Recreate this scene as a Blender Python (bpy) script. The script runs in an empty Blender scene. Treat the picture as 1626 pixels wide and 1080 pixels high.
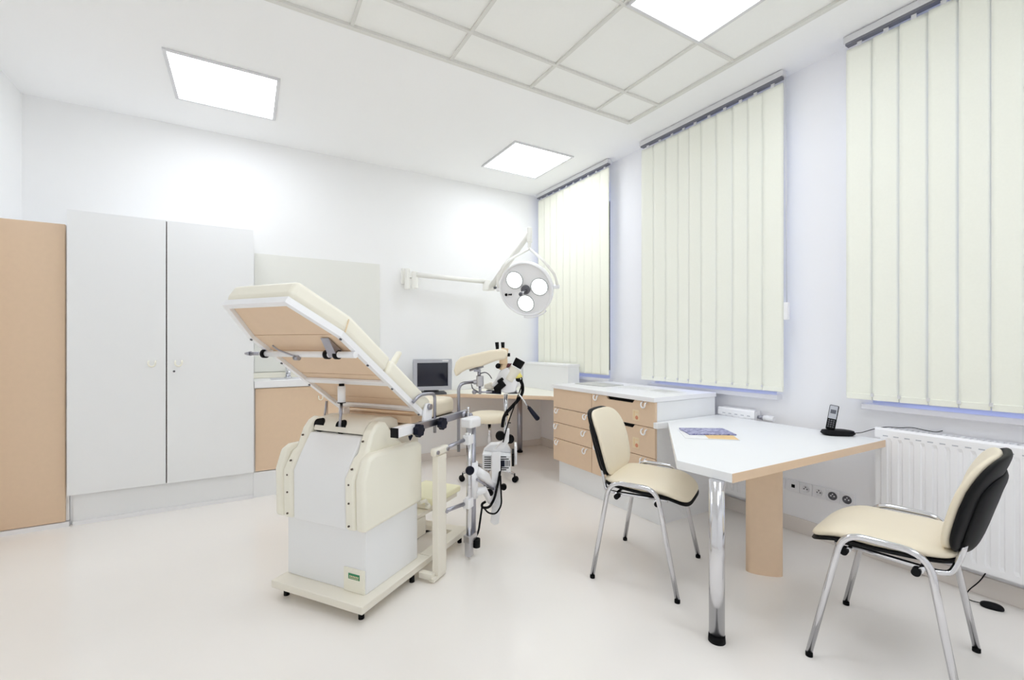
import bpy, bmesh, math, random
from mathutils import Vector, Matrix
random.seed(4)
PI = math.pi
sc = bpy.context.scene
COL = sc.collection

# ------------------------------------------------------------------ camera
YAW = math.atan2(423, 713)
cam_d = bpy.data.cameras.new('camera')
cam = bpy.data.objects.new('camera', cam_d)
COL.objects.link(cam)
cam.location = (0, 0, 1.31)
cam.rotation_euler = (PI / 2, 0, -YAW)
cam_d.sensor_width = 36
cam_d.lens = 713 / 1626 * 36
cam_d.shift_y = 6 / 1626
cam_d.clip_start = 0.05
sc.camera = cam
sc.view_settings.view_transform = 'Standard'
sc.view_settings.look = 'None'
sc.view_settings.gamma = 1
sc.view_settings.exposure = -0.09
sc.cycles.max_bounces = 14
sc.cycles.diffuse_bounces = 12
sc.cycles.glossy_bounces = 6
sc.cycles.transparent_max_bounces = 12
LAMP = 9.0          # emission of the ceiling panels

# ------------------------------------------------------------------ sky (seen only through the windows)
w = bpy.data.worlds.new('sky'); sc.world = w; w.use_nodes = True
bg = w.node_tree.nodes['Background']
bg.inputs[0].default_value = (0.42, 0.50, 1.0, 1)
bg.inputs[1].default_value = 2.5


def lin(c):
    return tuple(((v / 255) / 12.92 if v / 255 <= 0.04045 else (((v / 255) + 0.055) / 1.055) ** 2.4) for v in c)


def mat(name, rgb, rough=0.5, metal=0.0, coat=0.0, emit=None, es=0, noise=0.0, nscale=8, trans=0.0, bump=0.0, spec=0.5):
    m = bpy.data.materials.new(name); m.use_nodes = True
    nt = m.node_tree; b = nt.nodes['Principled BSDF']
    c = lin(rgb)
    b.inputs['Base Color'].default_value = (*c, 1)
    b.inputs['Roughness'].default_value = rough
    b.inputs['Metallic'].default_value = metal
    b.inputs['Coat Weight'].default_value = coat
    b.inputs['Specular IOR Level'].default_value = spec
    if trans:
        b.inputs['Transmission Weight'].default_value = trans
    if emit:
        b.inputs['Emission Color'].default_value = (*lin(emit), 1)
        b.inputs['Emission Strength'].default_value = es
    if noise or bump:
        tc = nt.nodes.new('ShaderNodeTexCoord')
        n = nt.nodes.new('ShaderNodeTexNoise'); n.inputs['Scale'].default_value = nscale
        n.inputs['Detail'].default_value = 4
        nt.links.new(tc.outputs['Object'], n.inputs['Vector'])
    if noise:
        r = nt.nodes.new('ShaderNodeMapRange')
        r.inputs['To Min'].default_value = 1 - noise; r.inputs['To Max'].default_value = 1 + noise
        nt.links.new(n.outputs['Fac'], r.inputs['Value'])
        mx = nt.nodes.new('ShaderNodeVectorMath'); mx.operation = 'SCALE'
        mx.inputs[0].default_value = c
        nt.links.new(r.outputs['Result'], mx.inputs['Scale'])
        nt.links.new(mx.outputs['Vector'], b.inputs['Base Color'])
    if bump:
        bp = nt.nodes.new('ShaderNodeBump'); bp.inputs['Strength'].default_value = bump
        bp.inputs['Distance'].default_value = 0.002
        nt.links.new(n.outputs['Fac'], bp.inputs['Height'])
        nt.links.new(bp.outputs['Normal'], b.inputs['Normal'])
    return m


M = {}
M['wall'] = mat('wall_paint', (247, 247, 247), 0.75, noise=0.01, nscale=2, bump=0.05)
M['wallr'] = mat('window_wall_paint', (247, 247, 250), 0.75, noise=0.01, nscale=2)  # same wall paint, with the blue of the window daylight put into its colour
M['ceil'] = mat('ceiling_paint', (250, 250, 250), 0.85, noise=0.008, nscale=2)
M['tile'] = mat('ceiling_tile', (247, 247, 244), 0.9, noise=0.012, nscale=60)
M['grid'] = mat('ceiling_grid', (226, 225, 220), 0.6, noise=0.01)
M['floor'] = mat('floor_resin', (246, 242, 237), 0.16, noise=0.02, nscale=1.6, spec=0.42)
M['base'] = mat('baseboard_vinyl', (230, 223, 217), 0.5, noise=0.01)
M['white'] = mat('white_laminate', (243, 244, 245), 0.42, noise=0.008, nscale=3)
M['whitegloss'] = mat('white_enamel', (247, 247, 249), 0.28, noise=0.006, nscale=3)
M['tan'] = mat('beech_laminate', (230, 203, 174), 0.5, noise=0.03, nscale=30)
M['tand'] = mat('beech_board', (232, 205, 176), 0.6, noise=0.03, nscale=20)
M['cream'] = mat('cream_leatherette', (238, 227, 204), 0.42, noise=0.015, nscale=12, bump=0.15)
M['creamlt'] = mat('pale_cream_leatherette', (247, 243, 228), 0.42, noise=0.015, nscale=12, bump=0.1)
M['creampl'] = mat('cream_plastic', (246, 243, 229), 0.38, noise=0.01, nscale=5)
M['creammt'] = mat('cream_painted_steel', (240, 235, 222), 0.35, noise=0.01, nscale=5)
M['peach'] = mat('beige_plastic', (232, 206, 172), 0.4, noise=0.015, nscale=10)
M['splash'] = mat('splash_laminate', (236, 236, 230), 0.5, noise=0.01, nscale=4)
M['black'] = mat('black_plastic', (13, 13, 16), 0.55, spec=0.2, noise=0.1, nscale=20)
M['blackr'] = mat('black_rubber', (10, 10, 12), 0.7, spec=0.2, noise=0.1, nscale=20)
M['navy'] = mat('dark_blue_plastic', (18, 22, 40), 0.5, spec=0.25, noise=0.1, nscale=20)
M['chrome'] = mat('chrome', (222, 222, 226), 0.14, metal=1, noise=0.01, nscale=30)
M['steel'] = mat('brushed_steel', (176, 176, 186), 0.32, metal=1, noise=0.04, nscale=50)
M['satin'] = mat('satin_aluminium', (200, 200, 205), 0.3, metal=1, noise=0.02, nscale=20)
M['blind'] = mat('blind_fabric', (243, 244, 233), 0.85, noise=0.02, nscale=90)
M['blindw'] = mat('blind_fabric_warm', (248, 248, 234), 0.85, noise=0.02, nscale=90)
M['rail'] = mat('aluminium_headrail', (222, 222, 224), 0.4, noise=0.01)
M['raild'] = mat('headrail_gap_shade', (120, 120, 128), 0.6, noise=0.05)  # grey that stands for the shade in the gap below the rail
M['panel'] = mat('light_diffuser', (255, 255, 255), 0.5, emit=(240, 246, 255), es=LAMP, noise=0.001)
M['bulb'] = mat('lamp_lens', (255, 255, 255), 0.2, emit=(252, 255, 255), es=4.0, noise=0.001)
M['lampface'] = mat('lamp_face', (222, 222, 216), 0.4, noise=0.01)
M['screen'] = mat('crt_screen', (34, 36, 50), 0.12, noise=0.15, nscale=6)
M['grey'] = mat('grey_plastic', (186, 188, 196), 0.45, noise=0.02)
M['dgrey'] = mat('dark_grey_plastic', (92, 92, 98), 0.45, noise=0.03)
M['gap'] = mat('shadow_gap', (96, 84, 74), 0.9, noise=0.05)
M['green'] = mat('green_label', (58, 140, 96), 0.5, noise=0.05, nscale=60)
M['paper'] = mat('paper', (240, 240, 240), 0.7, noise=0.02, nscale=30)
M['paperg'] = mat('grey_folder', (200, 200, 196), 0.3, noise=0.04, nscale=12)
M['orange'] = mat('orange_print', (236, 202, 146), 0.6, noise=0.12, nscale=30)
M['sticker'] = mat('cream_sticker', (238, 218, 184), 0.6, noise=0.03, nscale=40)
M['reddot'] = mat('orange_dot', (222, 150, 116), 0.6, noise=0.05)
M['yellow'] = mat('yellow_vinyl', (245, 241, 206), 0.45, noise=0.02)
M['yellowc'] = mat('yellow_connector', (240, 226, 120), 0.4, noise=0.03)
M['dred'] = mat('dark_red_glass', (90, 40, 40), 0.3, noise=0.05)
M['lcd'] = mat('phone_display', (96, 98, 108), 0.3, noise=0.05)
M['socket'] = mat('socket_plastic', (236, 236, 240), 0.4, noise=0.01)
def pane_mat():
    m = bpy.data.materials.new('window_glass'); m.use_nodes = True
    nt = m.node_tree; nt.nodes.remove(nt.nodes['Principled BSDF'])
    tr = nt.nodes.new('ShaderNodeBsdfTransparent'); gl = nt.nodes.new('ShaderNodeBsdfGlossy'); gl.inputs['Roughness'].default_value = .02
    fr = nt.nodes.new('ShaderNodeFresnel'); mx = nt.nodes.new('ShaderNodeMixShader')
    nt.links.new(fr.outputs[0], mx.inputs[0]); nt.links.new(tr.outputs[0], mx.inputs[1]); nt.links.new(gl.outputs[0], mx.inputs[2])
    nt.links.new(mx.outputs[0], nt.nodes['Material Output'].inputs['Surface'])
    return m


M['glass'] = pane_mat()
M['frame'] = mat('window_frame_paint', (236, 236, 242), 0.4, noise=0.01)
M['lampw'] = mat('lamp_arm_paint', (245, 244, 238), 0.35, noise=0.005)
M['lens'] = mat('lens_ring', (196, 200, 200), 0.2, noise=0.02)


def brochure_mat():
    m = bpy.data.materials.new('purple_print'); m.use_nodes = True
    nt = m.node_tree; b = nt.nodes['Principled BSDF']; b.inputs['Roughness'].default_value = 0.35
    tc = nt.nodes.new('ShaderNodeTexCoord')
    v = nt.nodes.new('ShaderNodeTexNoise'); v.inputs['Scale'].default_value = 38; v.inputs['Detail'].default_value = 8
    v.inputs['Roughness'].default_value = 0.75
    r = nt.nodes.new('ShaderNodeValToRGB')
    r.color_ramp.elements[0].position = 0.42; r.color_ramp.elements[0].color = (*lin((88, 88, 150)), 1)
    r.color_ramp.elements[1].position = 0.62; r.color_ramp.elements[1].color = (*lin((206, 206, 232)), 1)
    nt.links.new(tc.outputs['Object'], v.inputs['Vector'])
    nt.links.new(v.outputs['Fac'], r.inputs['Fac']); nt.links.new(r.outputs['Color'], b.inputs['Base Color'])
    return m


M['purple'] = brochure_mat()


# ------------------------------------------------------------------ mesh builder
class MB:
    def __init__(s, T=None):
        s.v = []; s.f = []; s.T = T; s.sm = []

    def add(s, vs, fs, smooth=False):
        n = len(s.v)
        for p in vs:
            p = Vector(p)
            s.v.append(s.T @ p if s.T else p)
        for f in fs:
            s.f.append([i + n for i in f]); s.sm.append(smooth)
        return s

    def box(s, x0, x1, y0, y1, z0, z1, R=None):
        vs = [(x, y, z) for z in (z0, z1) for y in (y0, y1) for x in (x0, x1)]
        if R: vs = [R @ Vector(p) for p in vs]
        return s.add(vs, [(0, 2, 3, 1), (4, 5, 7, 6), (0, 1, 5, 4), (2, 6, 7, 3), (0, 4, 6, 2), (1, 3, 7, 5)])

    def prism(s, poly, vec, smooth=False):
        """closed planar polygon (3D points) swept along vec"""
        n = len(poly); vec = Vector(vec)
        a = [Vector(p) for p in poly]
        vs = a + [p + vec for p in a]
        nrm = Vector((0, 0, 0))
        for i in range(n): nrm += a[i].cross(a[(i + 1) % n])
        fs = [list(range(n)), list(range(2 * n - 1, n - 1, -1))]
        for i in range(n): fs.append((i, i + n, (i + 1) % n + n, (i + 1) % n))
        if nrm.dot(vec) > 0: fs = [list(reversed(f)) for f in fs]
        return s.add(vs, fs, smooth)

    def cyl(s, p0, p1, r0, r1=None, n=20, cap=True):
        p0 = Vector(p0); p1 = Vector(p1); r1 = r0 if r1 is None else r1
        d = (p1 - p0).normalized()
        a = d.orthogonal().normalized(); b = d.cross(a)
        vs = []
        for p, r in ((p0, r0), (p1, r1)):
            for i in range(n):
                t = 2 * PI * i / n
                vs.append(p + a * (r * math.cos(t)) + b * (r * math.sin(t)))
        fs = [(i, (i + 1) % n, (i + 1) % n + n, i + n) for i in range(n)]
        s.add(vs, fs, True)
        if cap:
            s.add(vs, [list(range(n - 1, -1, -1)), list(range(n, 2 * n))])
        return s

    def tube(s, pts, r, n=10, fillet=0, closed=False, cap=True, ry=None, flat=None):
        P = [Vector(p) for p in pts]
        if fillet: P = fil(P, fillet)
        m = len(P); rings = []
        up = None
        for i, p in enumerate(P):
            if closed: d = (P[(i + 1) % m] - P[i - 1]).normalized()
            elif i == 0: d = (P[1] - P[0]).normalized()
            elif i == m - 1: d = (P[-1] - P[-2]).normalized()
            else: d = ((P[i + 1] - p).normalized() + (p - P[i - 1]).normalized()).normalized()
            if up is None:
                a = Vector(flat).cross(d).cross(d).normalized() if flat else d.orthogonal().normalized()
            else:
                a = (up - d * up.dot(d)).normalized()
            up = a; b = d.cross(a)
            rr = r[i] if isinstance(r, (list, tuple)) else r
            rings.append([p + a * (rr * math.cos(2 * PI * k / n)) + b * ((ry or rr) * math.sin(2 * PI * k / n)) for k in range(n)])
        vs = [q for R in rings for q in R]; fs = []
        for i in range(m if closed else m - 1):
            j = (i + 1) % m
            for k in range(n):
                fs.append((i * n + k, i * n + (k + 1) % n, j * n + (k + 1) % n, j * n + k))
        s.add(vs, fs, True)
        if cap and not closed:
            s.add(vs, [list(range(n - 1, -1, -1)), [(m - 1) * n + k for k in range(n)]])
        return s

    def lathe(s, prof, n=32, c=(0, 0, 0), ax=None):
        """prof list of (r,h) along axis ax"""
        c = Vector(c); d = Vector(ax).normalized() if ax else Vector((0, 0, 1))
        a = d.orthogonal().normalized(); b = d.cross(a)
        vs = []
        for r, h in prof:
            for k in range(n):
                t = 2 * PI * k / n
                vs.append(c + d * h + a * (r * math.cos(t)) + b * (r * math.sin(t)))
        fs = []
        for i in range(len(prof) - 1):
            for k in range(n):
                fs.append((i * n + k, i * n + (k + 1) % n, (i + 1) * n + (k + 1) % n, (i + 1) * n + k))
        s.add(vs, fs, True)
        if prof[0][0] > 1e-5: s.add(vs, [list(range(n - 1, -1, -1))])
        if prof[-1][0] > 1e-5: s.add(vs, [[(len(prof) - 1) * n + k for k in range(n)]])
        return s

    def puck(s, w, d, th, fn, n=3.5, base=0.0, dome=5.0, seg=56, under=0.25):
        """rounded cushion; fn maps local (x,y,z)->world point"""
        R = [0.0001, .3, .55, .75, .86, .93, .97, .99, 1.0]
        vs = []; rings = []
        def pt(r, t, z):
            c, q = math.cos(t), math.sin(t)
            x = r * w / 2 * math.copysign(abs(c) ** (2 / n), c)
            y = r * d / 2 * math.copysign(abs(q) ** (2 / n), q)
            return fn(x, y, z)
        for r in R: rings.append([(r, (1 - r ** dome) ** 0.5 * th * (1 - under) if r < 1 else 0)])
        prof = [(r, base + th * under + th * (1 - under) * math.sqrt(max(0, 1 - r ** dome))) for r in R]
        prof += [(0.985, base + th * under * 0.4), (0.95, base)] + [(0.0001, base)]
        for r, z in prof:
            for k in range(seg): vs.append(pt(r, 2 * PI * k / seg, z))
        fs = []
        for i in range(len(prof) - 1):
            for k in range(seg):
                fs.append((i * seg + k, (i + 1) * seg + k, (i + 1) * seg + (k + 1) % seg, i * seg + (k + 1) % seg))
        return s.add(vs, fs, True)

    def sphere(s, c, r, n=16, sq=1.0):
        prof = [(max(1e-6, r * math.sin(PI * i / (n // 2))), -r * sq * math.cos(PI * i / (n // 2))) for i in range(n // 2 + 1)]
        return s.lathe(prof, n, c)

    def build(s, name, m, parent=None, bevel=0, seg=2, loc=None, rotz=0):
        me = bpy.data.meshes.new(name)
        me.from_pydata([tuple(v) for v in s.v], [], s.f)
        me.polygons.foreach_set('use_smooth', s.sm)
        bm = bmesh.new(); bm.from_mesh(me)
        bmesh.ops.remove_doubles(bm, verts=bm.verts, dist=1e-5)
        bmesh.ops.recalc_face_normals(bm, faces=bm.faces)
        bm.to_mesh(me); bm.free()
        me.materials.append(m if not isinstance(m, str) else M[m])
        o = bpy.data.objects.new(name, me); COL.objects.link(o)
        if parent: o.parent = parent
        if loc: o.location = loc
        if rotz: o.rotation_euler = (0, 0, rotz)
        if bevel:
            b = o.modifiers.new('bevel', 'BEVEL'); b.width = bevel; b.segments = seg
            b.limit_method = 'ANGLE'; b.angle_limit = math.radians(40); b.harden_normals = False
            for p in me.polygons: p.use_smooth = True
            me.set_sharp_from_angle(angle=math.radians(50))
        return o


def fil(P, r, seg=6):
    out = [P[0]]
    for i in range(1, len(P) - 1):
        a, p, b = P[i - 1], P[i], P[i + 1]
        u = (a - p); v = (b - p)
        t = min(r, u.length * .49, v.length * .49)
        A = p + u.normalized() * t; B = p + v.normalized() * t
        for k in range(seg + 1):
            q = k / seg
            out.append(A * (1 - q) ** 2 + p * 2 * q * (1 - q) + B * q * q)
    out.append(P[-1])
    return out


def thing(name, label, cat, loc=(0, 0, 0), rotz=0, group=None):
    o = bpy.data.objects.new(name, None); COL.objects.link(o)
    o.empty_display_size = 0.1
    o.location = loc; o.rotation_euler = (0, 0, rotz)
    o['label'] = label; o['category'] = cat
    if group: o['group'] = group
    return o


def tag(o, label, cat, group=None):
    o['label'] = label; o['category'] = cat
    if group: o['group'] = group
    return o


def struct(name, mb, m, parent=None, bevel=0):
    o = mb.build(name, m, parent, bevel)
    if parent is None: o['kind'] = 'structure'
    return o


def dup(root, loc, rotz, label=None, group=None):
    r = root.copy(); COL.objects.link(r); r.location = loc; r.rotation_euler = (0, 0, rotz)
    if label: r['label'] = label
    if group: r['group'] = group
    for ch in list(root.children):
        c = ch.copy(); COL.objects.link(c); c.parent = r
        for g in list(ch.children):
            d = g.copy(); COL.objects.link(d); d.parent = c
    return r


# ------------------------------------------------------------------ room
XL, XR, YB, YF, ZC = -1.46, 3.31, 4.83, -1.6, 3.21
struct('floor', MB().box(XL - .15, XR + .35, YF - .15, YB + .15, -0.1, 0), 'floor')
struct('wall_left', MB().box(XL - .15, XL, YF, YB + .15, 0, ZC), 'wall')
struct('wall_back', MB().box(XL, XR + .35, YB, YB + .15, 0, ZC), 'wall')
struct('wall_front', MB().box(XL - .15, XR + .35, YF - .15, YF, 0, ZC), 'wall')
# wall with windows
WIN = [(3.55, 4.68, 0), (1.82, 2.94, 1), (-0.30, 1.24, 2)]
ZS, ZT = 0.93, 3.02
mb = MB()
mb.box(XR, XR + .35, YF, YB, 0, ZS)
mb.box(XR, XR + .35, YF, YB, ZT, ZC)
ys = [YF, -0.30, 1.24, 1.82, 2.94, 3.55, 4.68, YB]
for a, b in zip(ys[0::2], ys[1::2]): mb.box(XR, XR + .35, a, b, ZS, ZT)
struct('wall_right', mb, 'wallr')
for i, (a, b, k) in enumerate(WIN):
    f = MB()
    x0, x1 = XR + .22, XR + .28
    f.box(x0, x1, a, a + .07, ZS, ZT).box(x0, x1, b - .07, b, ZS, ZT)
    f.box(x0, x1, a + .07, b - .07, ZS, ZS + .08).box(x0, x1, a + .07, b - .07, ZT - .08, ZT)
    m_ = (a + b) / 2
    f.box(x0, x1, m_ - .04, m_ + .04, ZS + .08, ZT - .08)
    fr = struct('window_%d' % (i + 1), f, 'frame', bevel=.004)
    MB().box(x0 + .02, x0 + .03, a + .06, m_ - .03, ZS + .07, ZT - .07).build('pane', 'glass', fr)
    MB().box(x0 + .02, x0 + .03, m_ + .03, b - .06, ZS + .07, ZT - .07).build('pane', 'glass', fr)
    s = MB().box(3.245, XR + .22, a - .04, b + .04, ZS - .020, ZS + .016)
    MB.build(s, 'windowsill', 'frame', fr, bevel=.006)

# ceiling: plaster border round a field of grid tiles
TX, TY = [2.84, 2.46, 1.822, 1.184, 0.546, -0.092, -0.73], [2.81, 2.485, 1.842, 1.199, 0.556, -0.087, -0.73]
mb = MB()
mb.box(XL, XR, TY[0], YB, ZC, ZC + .12).box(TX[0], XR, YF, TY[0], ZC, ZC + .12)
mb.box(XL, TX[-1], YF, TY[0], ZC, ZC + .12).box(TX[-1], TX[0], YF, TY[-1], ZC, ZC + .12)
mb.box(TX[-1], TX[0], TY[-1], TY[0], ZC + .03, ZC + .12)
struct('ceiling', mb, 'ceil')
PAN = [(1, 2, 1, 2), ]
lit = [(1, 2), (3, 2), (1, 5), (3, 5)]
mb = MB(); g = MB()
for i in range(len(TX) - 1):
    for j in range(len(TY) - 1):
        if (i, j) in lit: continue
        mb.box(TX[i + 1] + .008, TX[i] - .008, TY[j + 1] + .008, TY[j] - .008, ZC + .012, ZC + .026)
o = struct('ceiling_tiles', mb, 'tile')
for i, x in enumerate(TX):
    h = .016 if i in (0, len(TX) - 1) else .010
    g.box(x - h, x + h, TY[-1], TY[0], ZC - .002 - (.004 if i in (0,) else 0), ZC + .011)
for j, y in enumerate(TY):
    h = .016 if j in (0, len(TY) - 1) else .010
    g.box(TX[-1], TX[0], y - h, y + h, ZC - .0025 - (.004 if j == 0 else 0), ZC + .011)
struct('trim_1', g, 'grid')

# baseboards
struct('baseboard_right', MB().box(XR - .014, XR, YF, YB, 0, .10), 'base', bevel=.003)
struct('baseboard_left', MB().box(XL, XL + .014, YF, 4.36, 0, .08), 'base', bevel=.003)
struct('baseboard_back', MB().box(1.24, XR - .015, YB - .014, YB, 0, .08), 'base', bevel=.003)


def light_panel(x0, x1, y0, y1, label, recessed=False):
    t = thing('ceiling_light', label, 'ceiling light', ((x0 + x1) / 2, (y0 + y1) / 2, ZC), 0, 'square ceiling light panels')
    a, b = (x1 - x0) / 2, (y1 - y0) / 2
    z = -.012
    f = MB()
    e = .022
    f.box(-a, a, -b, -b + e, z, .0).box(-a, a, b - e, b, z, .0).box(-a, -a + e, -b + e, b - e, z, .0).box(a - e, a, -b + e, b - e, z, .0)
    f.build('frame', 'rail', t, bevel=.002)
    MB().box(-a + e, a - e, -b + e, b - e, -.006, -.001).build('diffuser', 'panel', t)
    return t


light_panel(-.462, .215, 3.61, 4.30, 'square glowing ceiling light above the tall white double cabinet')
light_panel(2.165, 2.86, 3.59, 4.29, 'square glowing ceiling light in the plaster near the surgical lamp')
for (i, j), lb in zip(lit, ['glowing light panel set into the ceiling tile grid above the white desk',
                            'glowing light panel in the middle of the tile grid, in front of the exam chair',
                            'rear glowing light panel in the tile grid over the window side of the room',
                            'rear glowing light panel in the middle of the tile grid']):
    light_panel(TX[i + 1] + .006, TX[i] - .006, TY[j + 1] + .006, TY[j] - .006, lb)


# ------------------------------------------------------------------ vertical blinds
def blind(y_hi, y_lo, edges, label, m='blind', cord=False, tilt=4, clip=True):
    xb = 3.205
    t = thing('vertical_blind', label, 'blind', (xb, (y_hi + y_lo) / 2, .975), 0, 'cream vertical blinds hanging over the windows')
    yc = (y_hi + y_lo) / 2
    h = MB().box(-.024, .024, y_lo - yc - .01, y_hi - yc + .01, 2.188, 2.228)
    hr = h.build('headrail', 'rail', t, bevel=.003)
    ch = MB().box(-.020, .020, y_lo - yc, y_hi - yc, 2.174, 2.1879)  # dark strip imitating the shaded gap between rail and slats
    ch.build('gap_shade', 'raild', hr)
    pts = []
    for a, b in zip(edges[:-1], edges[1:]):
        c = (a + b) / 2 - yc; wd = abs(a - b) * 1.0 + .002
        ang = math.radians(tilt + random.uniform(-2, 2))
        R = Matrix.Translation((0, c, 0)) @ Matrix.Rotation(ang, 4, 'Z')
        # gently curved fabric slat
        n = 6; prof = []
        for k in range(n + 1):
            q = k / n - .5
            prof.append((.0015 * (4 * q * q - 1) , q * wd))
        mb = MB(R)
        z0, z1 = .012, 2.150
        vs = []
        for z in (z0, z0 + .02, z0 + .7, z1 - .03, z1):
            for dx, yy in prof: vs.append((dx, yy * (1 if z < z1 else .96), z))
        fs = []
        for r in range(4):
            for k in range(n):
                i = r * (n + 1) + k
                fs.append((i, i + 1, i + n + 2, i + n + 1))
        mb.add(vs, fs, True)
        o = mb.build('slat', m, t)
        sol = o.modifiers.new('thick', 'SOLIDIFY'); sol.thickness = .0016
        # hook up to the dark gap strip and bottom weight
        MB(R).box(-.004, .004, -.012, .012, 2.146, 2.172).build('slat_hook', 'rail', o)
        if clip:
            MB(R).box(-.009, .006, -wd / 2 + .004, wd / 2 - .004, 0.0, .035).build('bottom_weight', m, o, bevel=.002)
        e = R @ Vector((-.012, -wd / 2 + .006, .03)); e2 = R @ Vector((-.012, wd / 2 - .006, .03)); pts.append((e2, e))
    if clip:
        c = MB()
        for (a0, a1), (b0, b1) in zip(pts[:-1], pts[1:]):
            c.tube([a1, (a1 + b0) / 2 + Vector((0, 0, -.008)), b0], .0022, 6)
            c.box(a1.x - .005, a1.x + .004, a1.y - .008, a1.y + .003, .022, .040)
            c.box(b0.x - .005, b0.x + .004, b0.y - .003, b0.y + .008, .022, .040)
        c.build('bottom_chain', 'rail', t)
    if cord:
        c = MB()
        yy = y_lo - yc - .012
        c.tube([(.01, yy, 2.19), (.012, yy - .004, 1.5), (.01, yy - .006, .62)], .002, 6)
        c.tube([(-.01, yy, 2.19), (-.012, yy - .010, 1.5), (-.004, yy - .016, .62)], .002, 6)
        cc = c.build('pull_cord', 'rail', t)
        MB().box(-.012, .014, yy - .026, yy + .004, .50, .62).build('cord_weight', 'whitegloss', cc, bevel=.004)
    return t


e1 = [4.745 - k * (4.745 - 3.455) / 10 for k in range(11)]
blind(4.745, 3.455, e1, 'narrow cream vertical blind in the far corner behind the surgical lamp', 'blindw', tilt=3, clip=False)
e2 = [3.007, 2.866, 2.728, 2.596, 2.486, 2.366, 2.228, 2.09, 1.97, 1.86, 1.718]
blind(3.007, 1.718, e2, 'middle cream vertical blind with a white pull cord, over the drawer unit', cord=True)
e3 = [1.335, 1.20, 1.073, .947, .825, .707, .59, .47, .35, .23, .11, -.01, -.13, -.25, -.37]
blind(1.335, -.37, e3, 'large cream vertical blind nearest the camera, above the long radiator')

# ------------------------------------------------------------------ tall cabinets on the back wall
t = thing('storage_cabinet', 'tall white cabinet with two doors and small cream ring handles', 'cabinet', (-.52, 4.40, 0))
b = MB().box(-.565, .575, 0, YB - 4.40 - .002, .222, 2.262); b.build('body', 'white', t, bevel=.002)
MB().box(-.548, .575, 0.0, .41, 0, .2215).build('plinth', 'white', t)
MB().box(-.550, .575, -.012, -.0005, 0, .03).build('plinth_strip', 'whitegloss', t)


def ring_handle(parent, x, y, z, s=1.0, m='creampl', nx=(0, -1, 0)):
    """small U-shaped pull: two feet and a drooping bow"""
    nx = Vector(nx); side = Vector((0, 0, 1)).cross(nx)
    c = Vector((x, y, z)); up = Vector((0, 0, 1))
    P = [c + side * (.017 * s) + up * (.016 * s), c + side * (.017 * s) + nx * (.016 * s) + up * (.012 * s)]
    for k in range(9):
        a = -PI * k / 8
        P.append(c + nx * (.020 * s) + side * (.017 * s * math.cos(a)) + up * (.018 * s * math.sin(a)))
    P += [c - side * (.017 * s) + nx * (.016 * s) + up * (.012 * s), c - side * (.017 * s) + up * (.016 * s)]
    return MB().tube(P, .0048 * s, 8).build('handle', m, parent)


for x0, x1, hx in ((-.573, -.012, -.094), (-.004, .579, .070)):
    d = MB().box(x0, x1, -.042, -.022, .227, 2.268).build('door', 'white', t, bevel=.0015)
    ring_handle(d, hx, -.042, 1.158, 1.25)
MB().box(-.0115, -.0045, -.021, -.001, .227, 2.262).build('door_gap', 'gap', t)
MB().cyl((.040, -.044, 1.095), (.040, -.0425, 1.095), .008).build('lock', 'dgrey', t)

MB().box(-.573, -.5485, .03, .06, 0, .2215).build('side_filler', 'white', t)
t = thing('storage_cabinet', 'tall beech-coloured cabinet against the left wall beside the white cabinet', 'cabinet', (-1.275, 4.40, 0))
MB().box(-.180, .180, .021, YB - 4.40 - .002, .035, 2.16).build('body', 'white', t)
MB().box(-.182, .163, 0, .020, .036, 2.166).build('door', 'tan', t, bevel=.002)
MB().box(-.182, .186, -.012, .02, 0, .032).build('plinth', 'whitegloss', t)

# ------------------------------------------------------------------ sink unit
t = thing('sink_unit', 'low beech-fronted sink unit with white worktop, behind the exam chair', 'cabinet', (.645, 4.40, 0))
MB().box(-.589, .575, .021, YB - 4.40 - .002, .215, .93).build('body', 'white', t)
MB().box(-.589, .575, .005, .40, 0, .214).build('plinth', 'white', t)
for x0, x1, hx in ((-.574, -.002, -.06), (.004, .575, .06)):
    d = MB().box(x0, x1, 0, .020, .222, .926).build('door', 'tan', t, bevel=.002)
    ring_handle(d, hx, 0, .82, 1.0)
wt = MB()
wt.box(-.582, .580, -.02, .10, .934, .988).box(-.582, .580, .36, .428, .934, .988)
wt.box(-.582, -.45, .10, .36, .934, .988).box(.05, .580, .10, .36, .934, .988)
wo = wt.build('worktop', 'whitegloss', t)
bs = MB()
bs.box(-.45, .05, .10, .36, .84, .85).box(-.46, -.45, .10, .36, .84, .99).box(.05, .06, .10, .36, .84, .99)
bs.box(-.46, .06, .09, .10, .84, .99).box(-.46, .06, .36, .37, .84, .99)
bs.build('basin', 'whitegloss', t, bevel=.003)
MB().box(-.582, .575, .395, .418, .989, 1.04).build('upstand', 'creampl', t, bevel=.003)
t2 = thing('tap', 'chrome lever tap on the white sink worktop', 'tap', (.345, 4.72, .989))
MB().cyl((0, 0, 0), (0, 0, .012), .032).cyl((0, 0, .012), (0, 0, .10), .022).tube([(0, 0, .06), (0, -.07, .075), (0, -.14, .055)], .012, 12).build('body', 'chrome', t2)
MB().cyl((0, 0, .101), (0, 0, .125), .024, .018).box(-.009, .009, -.09, .01, .126, .136).build('lever', 'chrome', t2, bevel=.002)
o = MB().box(-.577, .577, -.012, 0, 0, 1.11).build('splash_panel', 'splash', None, bevel=.002, loc=(.648, YB - .001, 1.045))
tag(o, 'plain pale grey-beige splash panel on the wall above the sink worktop', 'wall panel')

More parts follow.
